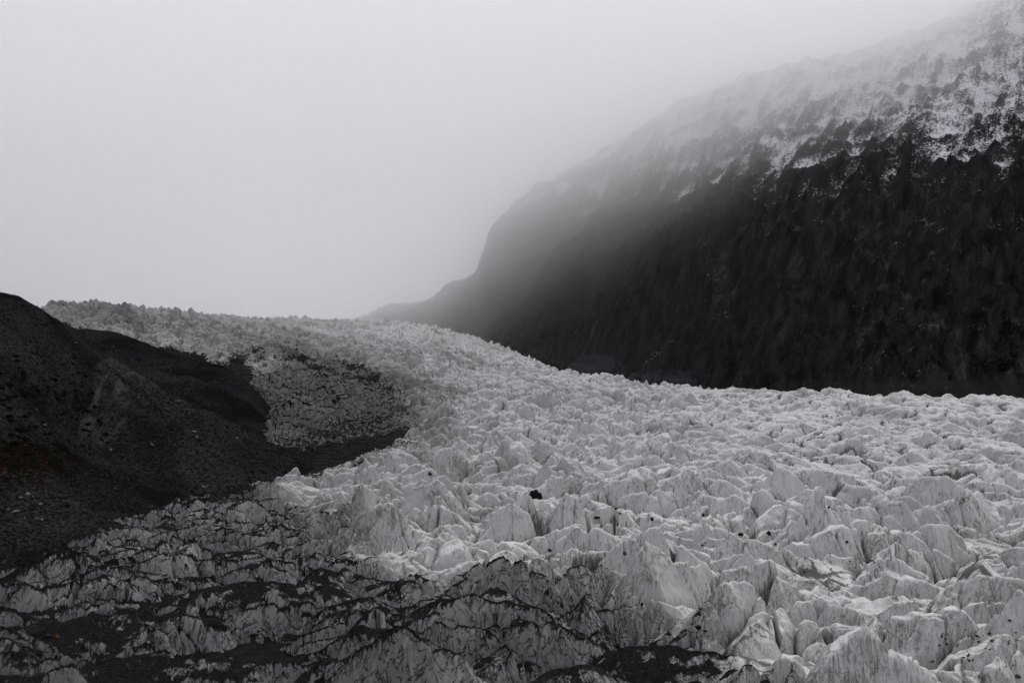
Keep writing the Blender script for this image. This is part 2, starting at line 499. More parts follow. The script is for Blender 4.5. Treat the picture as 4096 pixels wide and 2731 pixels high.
# dirty icefall beneath the left ridge
fall = smooth(0, 1, 1.45 - np.hypot((qx - 325) / 105, (qy - 404) / 58))
fall = np.maximum(fall, 0.62 * stroke(qx, qy, [(60, 312), (200, 334), (300, 352)], 26))
fall = np.maximum(fall, 0.6 * stroke(qx, qy, [(400, 375), (440, 400), (430, 440)], 26))
bands = fbm((GX * 0.8 + GY * 0.6) / 38, (GY * 0.8 - GX * 0.6) / 330, 3, 93)
debris = (0.85 + 0.3 * fbm(GX / 30, GY / 60, 3, 96)) * stroke(qx, qy, [(215, 474), (300, 458), (360, 444), (408, 432)], 19)
debris = np.maximum(debris, (0.52 + 0.4 * fbm(GX / 30, GY / 60, 3, 95)) * stroke(qx, qy, [(255, 350), (300, 357), (350, 366), (385, 378), (400, 395)], 19))
debris = np.maximum(debris, 0.47 * stroke(qx, qy, [(370, 378), (395, 408), (410, 435)], 28))
debris = np.maximum(debris, 0.85 * smooth(20, 0, qx - poly_y(qy, [(290, -200), (312, 20), (322, 60), (335, 95), (350, 180), (365, 240), (400, 245), (440, 262), (460, 290), (472, 235), (490, 130), (505, 70), (530, 5), (550, -60)])))
debris = np.maximum(debris, 0.64 * stroke(qx, qy, [(240, 362), (252, 400), (262, 445)], 26))
debris = np.maximum(debris, 0.50 * stroke(qx, qy, [(270, 450), (330, 430), (380, 420)], 22))
spot = smooth(0.33, 0.5, fbm(GX / 22, GY / 34, 4, 40))
zone = np.maximum.reduce([stroke(qx, qy, [(420, 478), (520, 492), (640, 500)], 22), stroke(qx, qy, [(640, 535), (800, 548), (900, 565)], 16), 0.9 * stroke(qx, qy, [(930, 640), (1010, 660)], 26)])
debris = np.maximum(debris, 0.8 * spot * zone)
mound = smooth(1.2, 0.75, np.hypot((qx - 600) / 120, (qy - 665) / 48))
film_vignette = 0.02 + 0.22 * mound + 0.34 * smooth(-0.05, 0.45, bands) + 0.26 * dirty + 0.52 * fall + 0.12 * smooth(520, 640, qy) + 0.12 * smooth(560, 660, gpy) * smooth(700, 300, gpx) + 0.22 * smooth(640, 300, gpx) * smooth(330, 350, gpy) + 0.25 * smooth(420, 330, gpx) * smooth(345, 320, gpy)  # dirt film, plus vignette shade towards the lower left put into the ice colour
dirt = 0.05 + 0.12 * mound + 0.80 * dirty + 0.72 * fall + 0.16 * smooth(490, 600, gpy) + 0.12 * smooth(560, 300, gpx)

# --- crevassed relief
flow = R(20) * smooth(300, 1000, gpx) - R(8)
wx = GX + 6 * fbm(GX / 26, GY / 26, 2, 1) + 0.9 * fbm(GX / 7, GY / 7, 2, 11)
wy = GY + 6 * fbm(GX / 26 + 50, GY / 26, 2, 2) + 0.9 * fbm(GX / 7 + 9, GY / 7, 2, 12)
theta = (R(8) - R(30) * smooth(500, 950, gpx) * smooth(560, 480, gpy) + R(22) * smooth(420, 150, gpx) * smooth(480, 540, gpy)).astype(np.float32)
# crests run on along the flow bands: the cell pattern is drawn out in that direction
rot = R(10) - R(34) * smooth(430, 950, gpx)
def drawn(k, a):
    c_, s_ = np.cos(a), np.sin(a)
    u_ = (wx * c_ + wy * s_) * k; v_ = -wx * s_ + wy * c_
    return u_, v_
ROT = R(-6)
ux, uy = drawn(0.60, ROT)
A1, C1, E1_ = fins(ux, uy, 20.0, 100, (theta - ROT) * 0.8, 1.5, 1.0, 0.95, 0.36, pw=1.25, arch=0.5)
ux, uy = drawn(0.75, R(-14))
A2, C2, E2_ = fins(ux + 4, uy, 9.8, 200, theta + 0.3, 2.4, 1.05, 0.9, 0.42, arch=0.8)
del ux, uy
A3, C3, E3_ = fins(wx, wy, 5.2, 300, theta - 0.2, 3.1, 1.0, 0.9, 0.45, arch=0.8)
mid = smooth(420, 700, GY)
calm = smooth(600, 800, gpx) * smooth(535, 480, gpy)
margin = stroke(gpx, gpy, [(-80, 575), (0, 550), (70, 522), (130, 500), (190, 486), (260, 472)], 26)
spiky = smooth(640, 350, gpx) * smooth(450, 425, gpy)
leftfold = smooth(470, 230, gpx) * smooth(470, 520, gpy)
a1 = (22.0 - 11 * mid - 5 * calm - 3 * spiky) * (1 - 0.65 * margin) * (1 - 0.55 * leftfold)
a2 = (6.5 + 3.5 * mid - 6.0 * calm + 1.5 * spiky) * (1 - 0.5 * margin) * (1 - 0.45 * leftfold)
a3 = (1.3 + 1.0 * mid - 2.1 * calm + 1.2 * spiky) * (1 - 0.35 * leftfold)
quiet = np.clip(1 - 0.85 * smooth(0.25, 0.7, debris * (1 - zone)), 0.12, 1)
hv = 0.55 + 0.85 * smooth(-0.5, 0.6, fbm(GX / 80, GY / 80, 2, 63))
S = a1 * A1 * hv + a2 * A2 * (0.35 + 0.65 * A1 + 0.3 * mid) + a3 * A3 * 0.8
S = S + 6.0 * (ridged(wx / 75, wy / 75, 3, 60) - 0.5) + (5.5 - 2 * calm) * (ridged(wx / 44, wy / 26, 3, 67, 0.55) - 0.45) + 7 * fbm(GX / 130, GY / 130, 2, 61)
S = S + 0.5 * fbm(wx / 2.2, wy / 2.2, 2, 64)
# broad wave-like ridges on the calmer right side
cw = (wx * math.sin(R(38)) + wy * math.cos(R(38))) / 48.0
S = S + calm * 14.0 * ((1 - np.abs(noise(cw, (wx * math.cos(R(38)) - wy * math.sin(R(38))) / 120.0, 66))) ** 1.6 - 0.5)
# long folds of the left foreground: a steep face towards the viewer, a gentle back
cth, sth = math.cos(R(15)), math.sin(R(15))
fu = (-wx * sth + wy * cth); fv = (wx * cth + wy * sth)
ph = fu / 17.0 + 1.1 * fbm(fv / 70, fu / 45, 3, 70)
fr = ph - np.floor(ph)
amp = 0.45 + 0.55 * smooth(-0.4, 0.5, noise(fv / 38, np.floor(ph) * 3.7 + 0.5, 71))
saw = np.where(fr < 0.34, (fr / 0.34) ** 0.85, 1 - ((fr - 0.34) / 0.66) ** 0.6)
S = S + leftfold * 10.0 * amp * (1 - 0.5 * margin) * (saw - 0.5)
foldcrest = np.exp(-((fr - 0.36) / 0.05) ** 2) * leftfold * amp
# crevasses: narrow slots, and clefts where two seracs meet
cv = np.abs(noise(wx / 30 + 0.3 * wy / 30, wy / 14, 80))
slot = smooth(0.055, 0.0, cv) * smooth(-0.2, 0.2, noise(GX / 60, GY / 60, 81))
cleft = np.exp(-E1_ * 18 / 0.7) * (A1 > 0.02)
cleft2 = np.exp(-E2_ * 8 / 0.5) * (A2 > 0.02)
lc = np.abs(noise(wx / 95 - wy / 160, wy / 24 + wx / 60, 84))
slot = np.maximum(slot, smooth(0.035, 0.0, lc) * smooth(-0.1, 0.2, noise(GX / 80, GY / 80, 85)))
S = S - 7.0 * slot * (1 - 0.6 * calm) - 6.0 * cleft * (1 - 0.4 * leftfold) * (1 - 0.3 * calm) - 2.4 * cleft2 * (1 - 0.4 * calm)
S = S * quiet
S = S - 6.5
# named seracs of the survey: (px, py of the top, height, half length, width towards the viewer, width behind, bearing)
HERO = [(505, 535, 17, 10, 8, 9, 10), (585, 574, 19, 8, 9, 9, 62), (696, 591, 17, 9, 9, 9, 80), (693, 543, 15, 13, 11, 10, 8), (321, 553, 15, 9, 10, 10, 20), (455, 580, 18, 17, 15, 11, -6),
        (348, 585, 14, 11, 10, 10, 30), (353, 503, 13, 9, 9, 9, 60), (336, 500, 12, 8, 9, 9, 30), (411, 520, 13, 13, 10, 9, -15), (574, 540, 16, 14, 10, 12, 5), (624, 562, 15, 10, 10, 9, 50),
        (760, 597, 20, 9, 8, 10, 70), (815, 570, 17, 10, 10, 10, 70), (892, 581, 14, 12, 10, 10, 15), (876, 601, 15, 8, 8, 8, 80), (921, 591, 13, 12, 9, 10, -10), (982, 545, 18, 10, 10, 9, 65),
        (973, 594, 15, 9, 9, 9, 60), (955, 612, 13, 13, 10, 9, -10), (872, 500, 10, 20, 14, 12, -18), (850, 618, 10, 26, 14, 14, -16), (690, 632, 13, 26, 14, 16, -14), (1000, 660, 9, 16, 12, 10, 20),
        (520, 600, 15, 9, 9, 9, 60), (240, 570, 12, 20, 11, 11, 14), (120, 600, 11, 26, 12, 12, 14), (60, 655, 11, 26, 12, 14, 10), (330, 640, 13, 18, 12, 12, 22), (180, 640, 12, 22, 12, 12, 12), (560, 650, 13, 18, 10, 12, 50), (800, 545, 13, 16, 10, 9, -5), (730, 560, 13, 10, 9, 9, 60),
        (627, 375, 13, 4.5, 6, 5, 60), (635, 374, 14, 4.5, 6, 5, 70), (569, 366, 15, 4, 6, 5, 60), (487, 346, 20, 7, 9, 6, 0), (233, 313, 18, 15, 10, 10, 0), (853, 390, 9, 13, 10, 10, 0), (945, 393, 7, 14, 8, 8, 0), (745, 380, 7, 10, 8, 8, 0),
        (94, 297, 26, 8, 8, 8, 40), (52, 296, 22, 8, 8, 8, 60), (60, 297, 20, 9, 8, 8, 20), (70, 298, 16, 8, 8, 8, 70), (84, 299, 15, 9, 8, 8, 10), (389, 317, 22, 8, 6, 6, 10), (435, 320, 18, 7, 6, 6, 20), (370, 319, 10, 20, 9, 9, 0)]
hcrest = np.zeros_like(S)
for (hx, hy, H, L, wf, wb, th) in HERO:
    j = int(np.argmin(np.abs(T - (hx - CX) / F)))
    rows = CY - F * (GB[:, j] + H - 4.0) / D
    if hy > 420:
        r = int(np.argmin(np.abs(rows - hy)))
    else:
        r = int(np.argmin(np.abs(rows - hy) + np.where((D > 950) & (D < 2200), 0, 1e3)))
    cx, cy = T[j] * D[r], D[r]
    H = H * (0.76 if hy > 420 else 0.95)
    k = 1.3 if hy > 420 else 1.6
    L, wf, wb = L * k, wf * k, wb * k
    R0 = L + max(wf, wb) + 5
    r0, r1 = np.searchsorted(D, [cy - R0, cy + R0]); j0, j1 = np.searchsorted(T, [(cx - R0) / cy, (cx + R0) / cy])
    sl = (slice(r0, r1), slice(j0, j1))
    ax = wx[sl] - 0.6 * (wx[r, j] - GX[r, j]) - cx * 1.0 - 0.4 * (wx[r, j] - GX[r, j])
    ay = wy[sl] - cy - (wy[r, j] - GY[r, j])
    c_, s_ = math.cos(R(th)), math.sin(R(th))
    v = ax * c_ + ay * s_; u = -ax * s_ + ay * c_
    u = u + 0.12 * v * v / L * (1 if (int(hx) % 2) else -1)
    t = np.abs(u) / np.where(u < 0, wf, wb)
    q = np.clip(1 - (v / L) ** 2, 0, 1)
    h = H * np.clip(1 - t, 0, 1) ** 1.15 * q ** 0.6 + 1.2 * fbm(GX[sl] / 6, GY[sl] / 6, 2, 65) - 5.0
    m = h > S[sl]
    S[sl] = np.where(m, h, S[sl])
    hcrest[sl] = np.where(m, np.exp(-(u / 0.9) ** 2) * q, hcrest[sl] * ~m)
crest = (1 - 0.8 * smooth(1050, 1350, GY)) * np.clip(hcrest + C1 * A1 * 1.5 + 0.7 * C2 * A2 * 1.2 + foldcrest, 0, 1)
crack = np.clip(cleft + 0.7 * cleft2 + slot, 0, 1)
GZ = GB + S
del wx, wy, A2, A3, C2, C3
o = grid_object('glacier', GX, GY, GZ, M_ICE, {'dirt': dirt + 0.25 * margin, 'crest': crest, 'crack': crack, 'debris': debris, 'film_vignette': np.clip(film_vignette + 0.25 * margin, 0, 0.9)})
o['kind'] = 'structure'

# ------------------------------------------------------------------ left moraine hills
def hill(name, pts, extra, t0, t1, nt_, d0, d1, nd, mat, relief, keepz, attrs):
    Tm = np.linspace(t0, t1, nt_); Dm = np.geomspace(d0, d1, nd)
    tt, dd = np.meshgrid(Tm, Dm)
    X = tt * dd; Y = dd
    f = TPS([P3(*p) for p in pts] + extra)
    Z = upsample(f, Tm, Dm)
    px = CX + F * tt; py = CY - F * Z / dd
    Z = Z + relief(X, Y, px, py)
    a = attrs(X, Y, px, py)
    g = g_tps(X[::6, ::6], Y[::6, ::6])
    G = np.repeat(np.repeat(g, 6, 0), 6, 1)[:X.shape[0], :X.shape[1]]
    o = grid_object(name, X, Y, Z, mat, a, keep=(Z > G - 70))
    o['kind'] = 'structure'
    return (Tm, Dm, Z)

H1 = [(-500, 270, 620), (-250, 280, 620), (-100, 298, 620), (0, 304, 620), (30, 306, 650), (45, 312, 690), (60, 323, 740), (75, 332, 790), (90, 343, 820), (105, 352, 820), (128, 373, 800), (153, 398, 780), (175, 425, 750), (195, 450, 700),
      (-100, 350, 560), (0, 350, 560), (40, 350, 600), (80, 375, 640), (111, 372, 700), (90, 400, 620), (130, 400, 700), (150, 430, 690), (60, 420, 570), (0, 400, 510), (-100, 400, 500), (100, 440, 580), (150, 455, 620),
      (0, 450, 470), (50, 465, 490), (110, 475, 530), (180, 470, 610), (230, 468, 650), (-100, 470, 430), (0, 500, 435), (60, 505, 450), (130, 498, 510), (190, 486, 570), (250, 474, 640),
      (-100, 600, 345), (0, 605, 342), (60, 590, 365), (130, 552, 425), (-100, 548, 408), (0, 537, 422), (60, 526, 441), (110, 511, 480), (200, 510, 520), (270, 490, 600), (320, 480, 680)]
E1 = [P3(0, 308, 710), P3(-100, 304, 700), P3(30, 312, 745), P3(48, 318, 790), P3(-250, 300, 700), P3(66, 325, 830), (-250, 850, -40), (-350, 900, -30), (-500, 900, -20), (-260, 980, -110), (-200, 760, -120), (-420, 1050, -90), (-170, 800, -130)]
def rel1(X, Y, px, py):
    r = 2.2 * fbm(X / 45, Y / 45, 4, 21) + 0.7 * fbm(X / 6, Y / 6, 3, 22)
    r = r + 2.6 * (ridged((X + 0.5 * Y) / 30, (Y - 0.5 * X) / 70, 4, 23) - 0.5)
    # spur with gullied flanks
    sx, sy, sz = P3(109, 371, 655)
    dx, dy = X - sx, Y - sy
    rr = np.hypot(dx * 0.9, dy); an = np.arctan2(dy, dx)
    g_ = ridged(an * 5.0 + 0.3 * fbm(X / 15, Y / 15, 2, 26), rr / 120, 3, 27)
    cone = sz + 9 - rr * 0.60 - smooth(0, 25, rr) * 5.0 * (1 - g_)
    base = (CY - py) / F * Y + r
    r = np.maximum(r, cone - (CY - py) / F * Y)
    r = r + 3.0 * (ridged(X / 60 + 0.3 * Y / 60, Y / 110, 4, 28) - 0.5)
    rub = smooth(455, 520, py)
    r = r + rub * (1.0 * ridged(X / 9, Y / 9, 3, 24) + 0.35 * fbm(X / 2, Y / 2, 2, 25))
    return r
def at1(X, Y, px, py):
    rill = stroke(px, py, [(111, 370), (100, 400), (88, 425)], 8) * 0.8 + stroke(px, py, [(111, 370), (140, 400), (160, 430)], 10) * 0.7 + 0.5 * stroke(px, py, [(115, 400), (125, 430)], 12)
    sc_ = np.clip(smooth(1.2, 0.2, np.hypot((px - 30) / 75, (py - 460) / 32)) + 0.6 * smooth(1.2, 0.3, np.hypot((px - 70) / 50, (py - 405) / 30)), 0, 1)
    tri = smooth(366, 374, py) * smooth(452, 436, py) * smooth(0, 8, px - (111 - (py - 370) * 0.50)) * smooth(0, 8, (111 + (py - 370) * 0.78) - px)
    rill = np.maximum(rill, tri * (0.30 + 0.6 * smooth(0, 0.6, noise(X / 7, Y / 26, 7))))
    return {'rill': np.clip(rill, 0, 1) * (0.6 + 0.4 * noise(X / 9, Y / 9, 8)), 'scrub': sc_}
hill1 = hill('moraine_hill', H1, E1, -1.05, -0.16, 900, 330, 1000, 800, M_MOR, rel1, 0, at1)

H2 = [(60, 327, 1060), (82, 330, 1050), (111, 331, 1060), (128, 338, 1050), (150, 348, 1040), (185, 358, 1020), (217, 365, 1000), (236, 378, 960), (243, 402, 880), (251, 428, 810), (268, 446, 750),
      (90, 360, 980), (130, 372, 960), (170, 385, 930), (200, 395, 900), (170, 420, 820), (205, 430, 790), (225, 448, 730), (190, 455, 700), (235, 465, 665), (280, 462, 690), (160, 440, 740), (120, 410, 860), (300, 470, 670), (320, 455, 740)]
E2 = [(-300, 560, -165), (-200, 560, -165), (-120, 600, -150), (-350, 620, -150), (-160, 640, -110), (-450, 700, -140), (-540, 1240, -30), (-480, 1240, -30), (-650, 1240, -30), (-480, 1180, -20), (-400, 1200, -60), (-340, 1180, -80), (-270, 1150, -110), (-200, 1000, -120), (-180, 900, -125), (-150, 800, -120), (-600, 1150, -10)]
def rel2(X, Y, px, py):
    return 3.0 * (ridged((X + 0.4 * Y) / 40, (Y - 0.4 * X) / 40, 4, 31) - 0.4) + 1.0 * fbm(X / 9, Y / 9, 4, 32) + 1.5 * ridged(X / 14, Y / 14, 3, 33) * smooth(170, 230, px)
def at2(X, Y, px, py):
    rl = 0.6 * stroke(px, py, [(165, 395), (170, 415)], 7) + 0.5 * stroke(px, py, [(200, 430), (225, 455)], 12)
    return {'rill': np.clip(rl, 0, 1) * (0.6 + 0.4 * noise(X / 9, Y / 9, 8))}
hill2 = hill('moraine_ridge', H2, E2, -0.62, -0.12, 620, 560, 1250, 520, M_MOR2, rel2, 0, at2)

# ------------------------------------------------------------------ mountain
M_PTS = [
    # foot of the face
    (1400, 410, 1120), (1200, 404, 1150), (1024, 400, 1210), (940, 398, 1260), (860, 396, 1320), (780, 394, 1400), (700, 393, 1500), (640, 388, 1610), (600, 384, 1700), (550, 370, 1880), (500, 358, 2150), (460, 345, 2250), (420, 338, 2400), (360, 334, 2600), (300, 332, 2850),
    # face
    (1400, 300, 1230), (1200, 300, 1250), (1024, 300, 1330), (900, 300, 1430), (800, 300, 1530), (700, 310, 1700), (640, 330, 1800), (600, 330, 1900), (550, 335, 2060), (500, 330, 2300), (460, 322, 2450),
    (1400, 180, 1380), (1200, 180, 1420), (1024, 185, 1500), (900, 195, 1600), (800, 200, 1720), (700, 220, 1920), (640, 240, 2060), (600, 250, 2150), (550, 260, 2300), (510, 270, 2450),
    (1400, 0, 1750), (1200, 60, 1700), (1110, 60, 1750), (1024, 90, 1800), (900, 110, 1950), (800, 120, 2120), (700, 160, 2230), (650, 180, 2320), (600, 200, 2420),
    # skyline
    (1300, -150, 2300), (1100, -40, 2150), (1024, 5, 2150), (980, 25, 2250), (920, 45, 2400), (850, 50, 2500), (780, 75, 2650), (720, 88, 2600), (672, 102, 2560), (640, 132, 2640), (600, 152, 2720), (570, 170, 2750), (535, 196, 2720), (505, 215, 2640), (490, 236, 2560), (480, 262, 2560), (470, 276, 2550), (440, 293, 2550), (400, 304, 2600), (360, 313, 2750), (310, 321, 3000),
]
M_XYZ = [P3(*p) for p in M_PTS] + [
    (-1200, 5200, 60), (-400, 5200, 60), (100, 4600, 60), (60, 3500, 40), (400, 4000, 250), (900, 4000, 420), (1700, 3600, 700), (2600, 3200, 900), (400, 3200, 330), (800, 3200, 560),
    (700, 1100, -150), (1200, 900, -150), (400, 1300, -160), (100, 1900, -170), (-250, 2250, -120), (-900, 3200, -60), (-1500, 4600, 0), (1800, 1150, 30), (2400, 1700, 500)]
m_tps = TPS(M_XYZ, 2e-4)
TM = np.concatenate([np.arange(-0.34, -0.05, 0.0016), np.arange(-0.05, 0.56, 0.00068), np.arange(0.56, 1.0, 0.004)])
DM = [1080.0]
while DM[-1] < 5200:
    d = DM[-1]
    DM.append(d * (1 + (0.0019 if d < 2800 else 0.004)))
DM = np.array(DM)
tt, dd = np.meshgrid(TM, DM)
MX = tt * dd; MY = dd
MB = upsample(m_tps, TM, DM)
mpx = CX + F * tt; mpy = CY - F * MB / dd
# distance along the face (roughly level) and down it, for gullies that follow the fall line
al = (MX - 0.9 * MY) / 1.35
wv = 60 * fbm(MX / 400, MY / 400, 3, 51)
mwx = MX + 50 * fbm(MX / 260, MY / 260, 3, 58); mwy = MY + 50 * fbm(MX / 260 + 7, MY / 260, 3, 59)
rib = ridged(mwx / 330, mwy / 330, 4, 52)
rib2 = ridged(mwx / 85, mwy / 85, 4, 53)
rib3 = ridged((al + 0.3 * wv) / 17 + MB / 90 + 1.2 * fbm(MX / 50, MB / 50, 2, 57), MB / 45, 3, 54)
up_ = smooth(-40, 260, MB)
ribv = ridged((al + 0.5 * wv + 0.30 * MB) / 36, MB / 240, 4, 56)
MZ = MB + up_ * 30 * (rib - 0.45) + 11 * (ribv - 0.4) * smooth(590, 680, mpx) + (0.3 + 0.7 * up_) * 26 * (rib2 - 0.4) + 8.0 * (rib3 - 0.4) + 22 * fbm(MX / 80, MY / 80, 5, 55, 0.6)
MZ = MZ - 10 - (75 - 42 * smooth(435, 380, mpx)) * smooth(494, 474, mpx)
# bench of rubble at the foot of the cliff on the right
bench = smooth(740, 830, mpx) * smooth(386, 391, mpy) * 0
snow = smooth(0, 1, (poly_y(mpx, [(300, 300), (480, 225), (560, 225), (640, 205), (720, 195), (800, 195), (880, 195), (940, 185), (1024, 170), (1200, 150)]) + 30 - mpy) / 130)
snow = np.clip(0.05 + 1.0 * snow, 0, 1)
slab = np.maximum(smooth(1.1, 0.8, np.hypot((mpx - 592) / 26, (mpy - 361) / 13)), smooth(1.1, 0.8, np.hypot((mpx - 468) / 14, (mpy - 327) / 9)))
slab = np.maximum(slab, smooth(1.1, 0.8, np.hypot((mpx - 640) / 60, (mpy - 378) / 12)) * 0.6)
snow = np.clip(snow + smooth(0.05, 0.4, snow) * ((0.42 - rib2) * 0.9 + (0.42 - ribv) * 0.7), 0, 1)
bench = smooth(730, 860, mpx) * smooth(372, 382, mpy + 4 * noise(MX / 60, MY / 60, 12))
slab = np.maximum(slab, smooth(1.1, 0.8, np.hypot((mpx - 492) / 14, (mpy - 325) / 8)) * 0.9)
MZ = MZ * 1.0
o = grid_object('mountain', MX, MY, MZ, M_MTN, {'snow': snow, 'slab': slab, 'bench': bench})
o['kind'] = 'structure'

# ------------------------------------------------------------------ air and cloud
def box(name, lo, hi, mat):
    v = [(x, y, z) for x in (lo[0], hi[0]) for y in (lo[1], hi[1]) for z in (lo[2], hi[2])]
    f = [(0, 1, 3, 2), (4, 6, 7, 5), (0, 4, 5, 1), (2, 3, 7, 6), (0, 2, 6, 4), (1, 5, 7, 3)]
    me = bpy.data.meshes.new(name); me.from_pydata(v, [], f); me.materials.append(mat)
    o = bpy.data.objects.new(name, me); col.objects.link(o)
    o['kind'] = 'stuff'
    return o

def cloud_material():
    b = NB('low_cloud')
    p = b.pos(); s = b.n('ShaderNodeSeparateXYZ'); b.l(p, s.inputs[0])
    # depth into the bank: farther up the valley, higher, and away from the near cliff
    d = b.math('ADD', s.outputs['Y'], b.math('MULTIPLY', s.outputs['Z'], 3.2))
    d = b.math('SUBTRACT', d, b.math('MAXIMUM', s.outputs['X'], -250.0))
    d = b.math('SUBTRACT', d, b.math('MULTIPLY', b.math('MAXIMUM', b.math('SUBTRACT', s.outputs['X'], 800.0), 0.0), 1.8))
    d = b.math('SUBTRACT', d, 1980.0)
    n = b.noise(p, 0.0030, 5, 0.65, 0.4)
    d = b.math('ADD', d, b.math('MULTIPLY', b.math('SUBTRACT', n, 0.5), 700.0))
    d = b.math('MAXIMUM', d, 0.0)
    dens = b.math('MINIMUM', b.math('ADD', b.math('MULTIPLY', d, 2.1e-6), 6.0e-5), 0.0030)
    v = b.n('ShaderNodeVolumePrincipled')
    v.inputs['Color'].default_value = (1.0, 1.0, 1.0, 1)
    v.inputs['Anisotropy'].default_value = 0.8
    b.l(dens, v.inputs['Density'])
    b.l(v.outputs[0], b.out.inputs['Volume'])
    return b.m
import os
if not os.environ.get('NOCLOUD'):
    box('cloud', (-3500, 1250, -172), (3200, 3100, 1800), cloud_material())

# ------------------------------------------------------------------ boulders
def surface_hit(px, py, grids):
    """the nearest terrain point seen at (px, py) of the survey picture"""
    best = None
    for (Tg, Dg, Zg) in grids:
        t = (px - CX) / F
        if t < Tg[0] or t > Tg[-1]: continue
        j = int(np.argmin(np.abs(Tg - t)))
        rows = CY - F * Zg[:, j] / Dg
        k = np.nonzero(rows <= py)[0]
        if len(k) == 0: continue
        r = int(k[0])
        if best is None or Dg[r] < best[1]:
            best = (t * Dg[r], Dg[r], float(Zg[r, j]))
    return best
GRIDS = [(T, D, GZ), hill1, hill2]
GRID_M = (TM, DM, MZ)

def rock_material(name, c0, c1):
    b = NB(name)
    tcn = b.n('ShaderNodeTexCoord').outputs['Object']
    n0 = b.noise(tcn, 1.6, 5, 0.65)
    f = b.noise(tcn, 7.0, 4, 0.7)
    c = b.mix(b.step(n0, 0.35, 0.65), c0, c1)
    c = b.mix(b.step(f, 0.55, 0.75), c, tuple(v * 0.4 for v in c0))
    n = b.bump(f, 0.12, 0.8)
    return b.finish(c, 0.9, n, 0.05)
ROCKS = {
    'dark': rock_material('dark_boulder_rock', (0.006, 0.006, 0.0065), (0.016, 0.016, 0.017)),
    'pale': rock_material('pale_boulder_rock', (0.060, 0.058, 0.056), (0.13, 0.127, 0.122)),
    'grey': rock_material('grey_boulder_rock', (0.026, 0.026, 0.027), (0.055, 0.054, 0.054)),
    'rubble': rock_material('rubble_stone', (0.008, 0.008, 0.008), (0.030, 0.0295, 0.0295)),
    'rust': rock_material('rusty_boulder_rock', (0.040, 0.018, 0.010), (0.085, 0.040, 0.022)),
}
def rock_mesh(name, seed, flatness, mat, cuts=9):
    """an angular boulder about one metre across: a ball sliced by random fracture planes, then roughened"""
    rng = random.Random(seed)
    import bmesh
    bm = bmesh.new()
    bmesh.ops.create_icosphere(bm, subdivisions=4, radius=0.62)
    planes = []
    for _ in range(cuts):
        a = rng.uniform(0, 2 * math.pi); z = rng.uniform(-0.5, 1.0)
        r_ = math.sqrt(max(0, 1 - z * z))
        planes.append((r_ * math.cos(a), r_ * math.sin(a), z, rng.uniform(0.30, 0.50)))
    for v in bm.verts:
        x, y, z = v.co
        for (a, b_, c, d) in planes:
            t = a * x + b_ * y + c * z - d
            if t > 0:
                x -= a * t * 0.93; y -= b_ * t * 0.93; z -= c * t * 0.93
        v.co = (x, y, z * flatness)
    co = np.array([v.co[:] for v in bm.verts])
    dn = 0.035 * fbm(co[:, 0] * 4 + seed, co[:, 1] * 4 + co[:, 2] * 3, 3, seed)
    for v, d in zip(bm.verts, dn):
        v.co *= (1 + float(d) * 1.6)
    me = bpy.data.meshes.new(name)
    bm.to_mesh(me); bm.free()
    me.materials.append(mat)
    me.shade_smooth()
    try:
        me.set_sharp_from_angle(angle=R(25))
    except Exception:
        pass
    return me

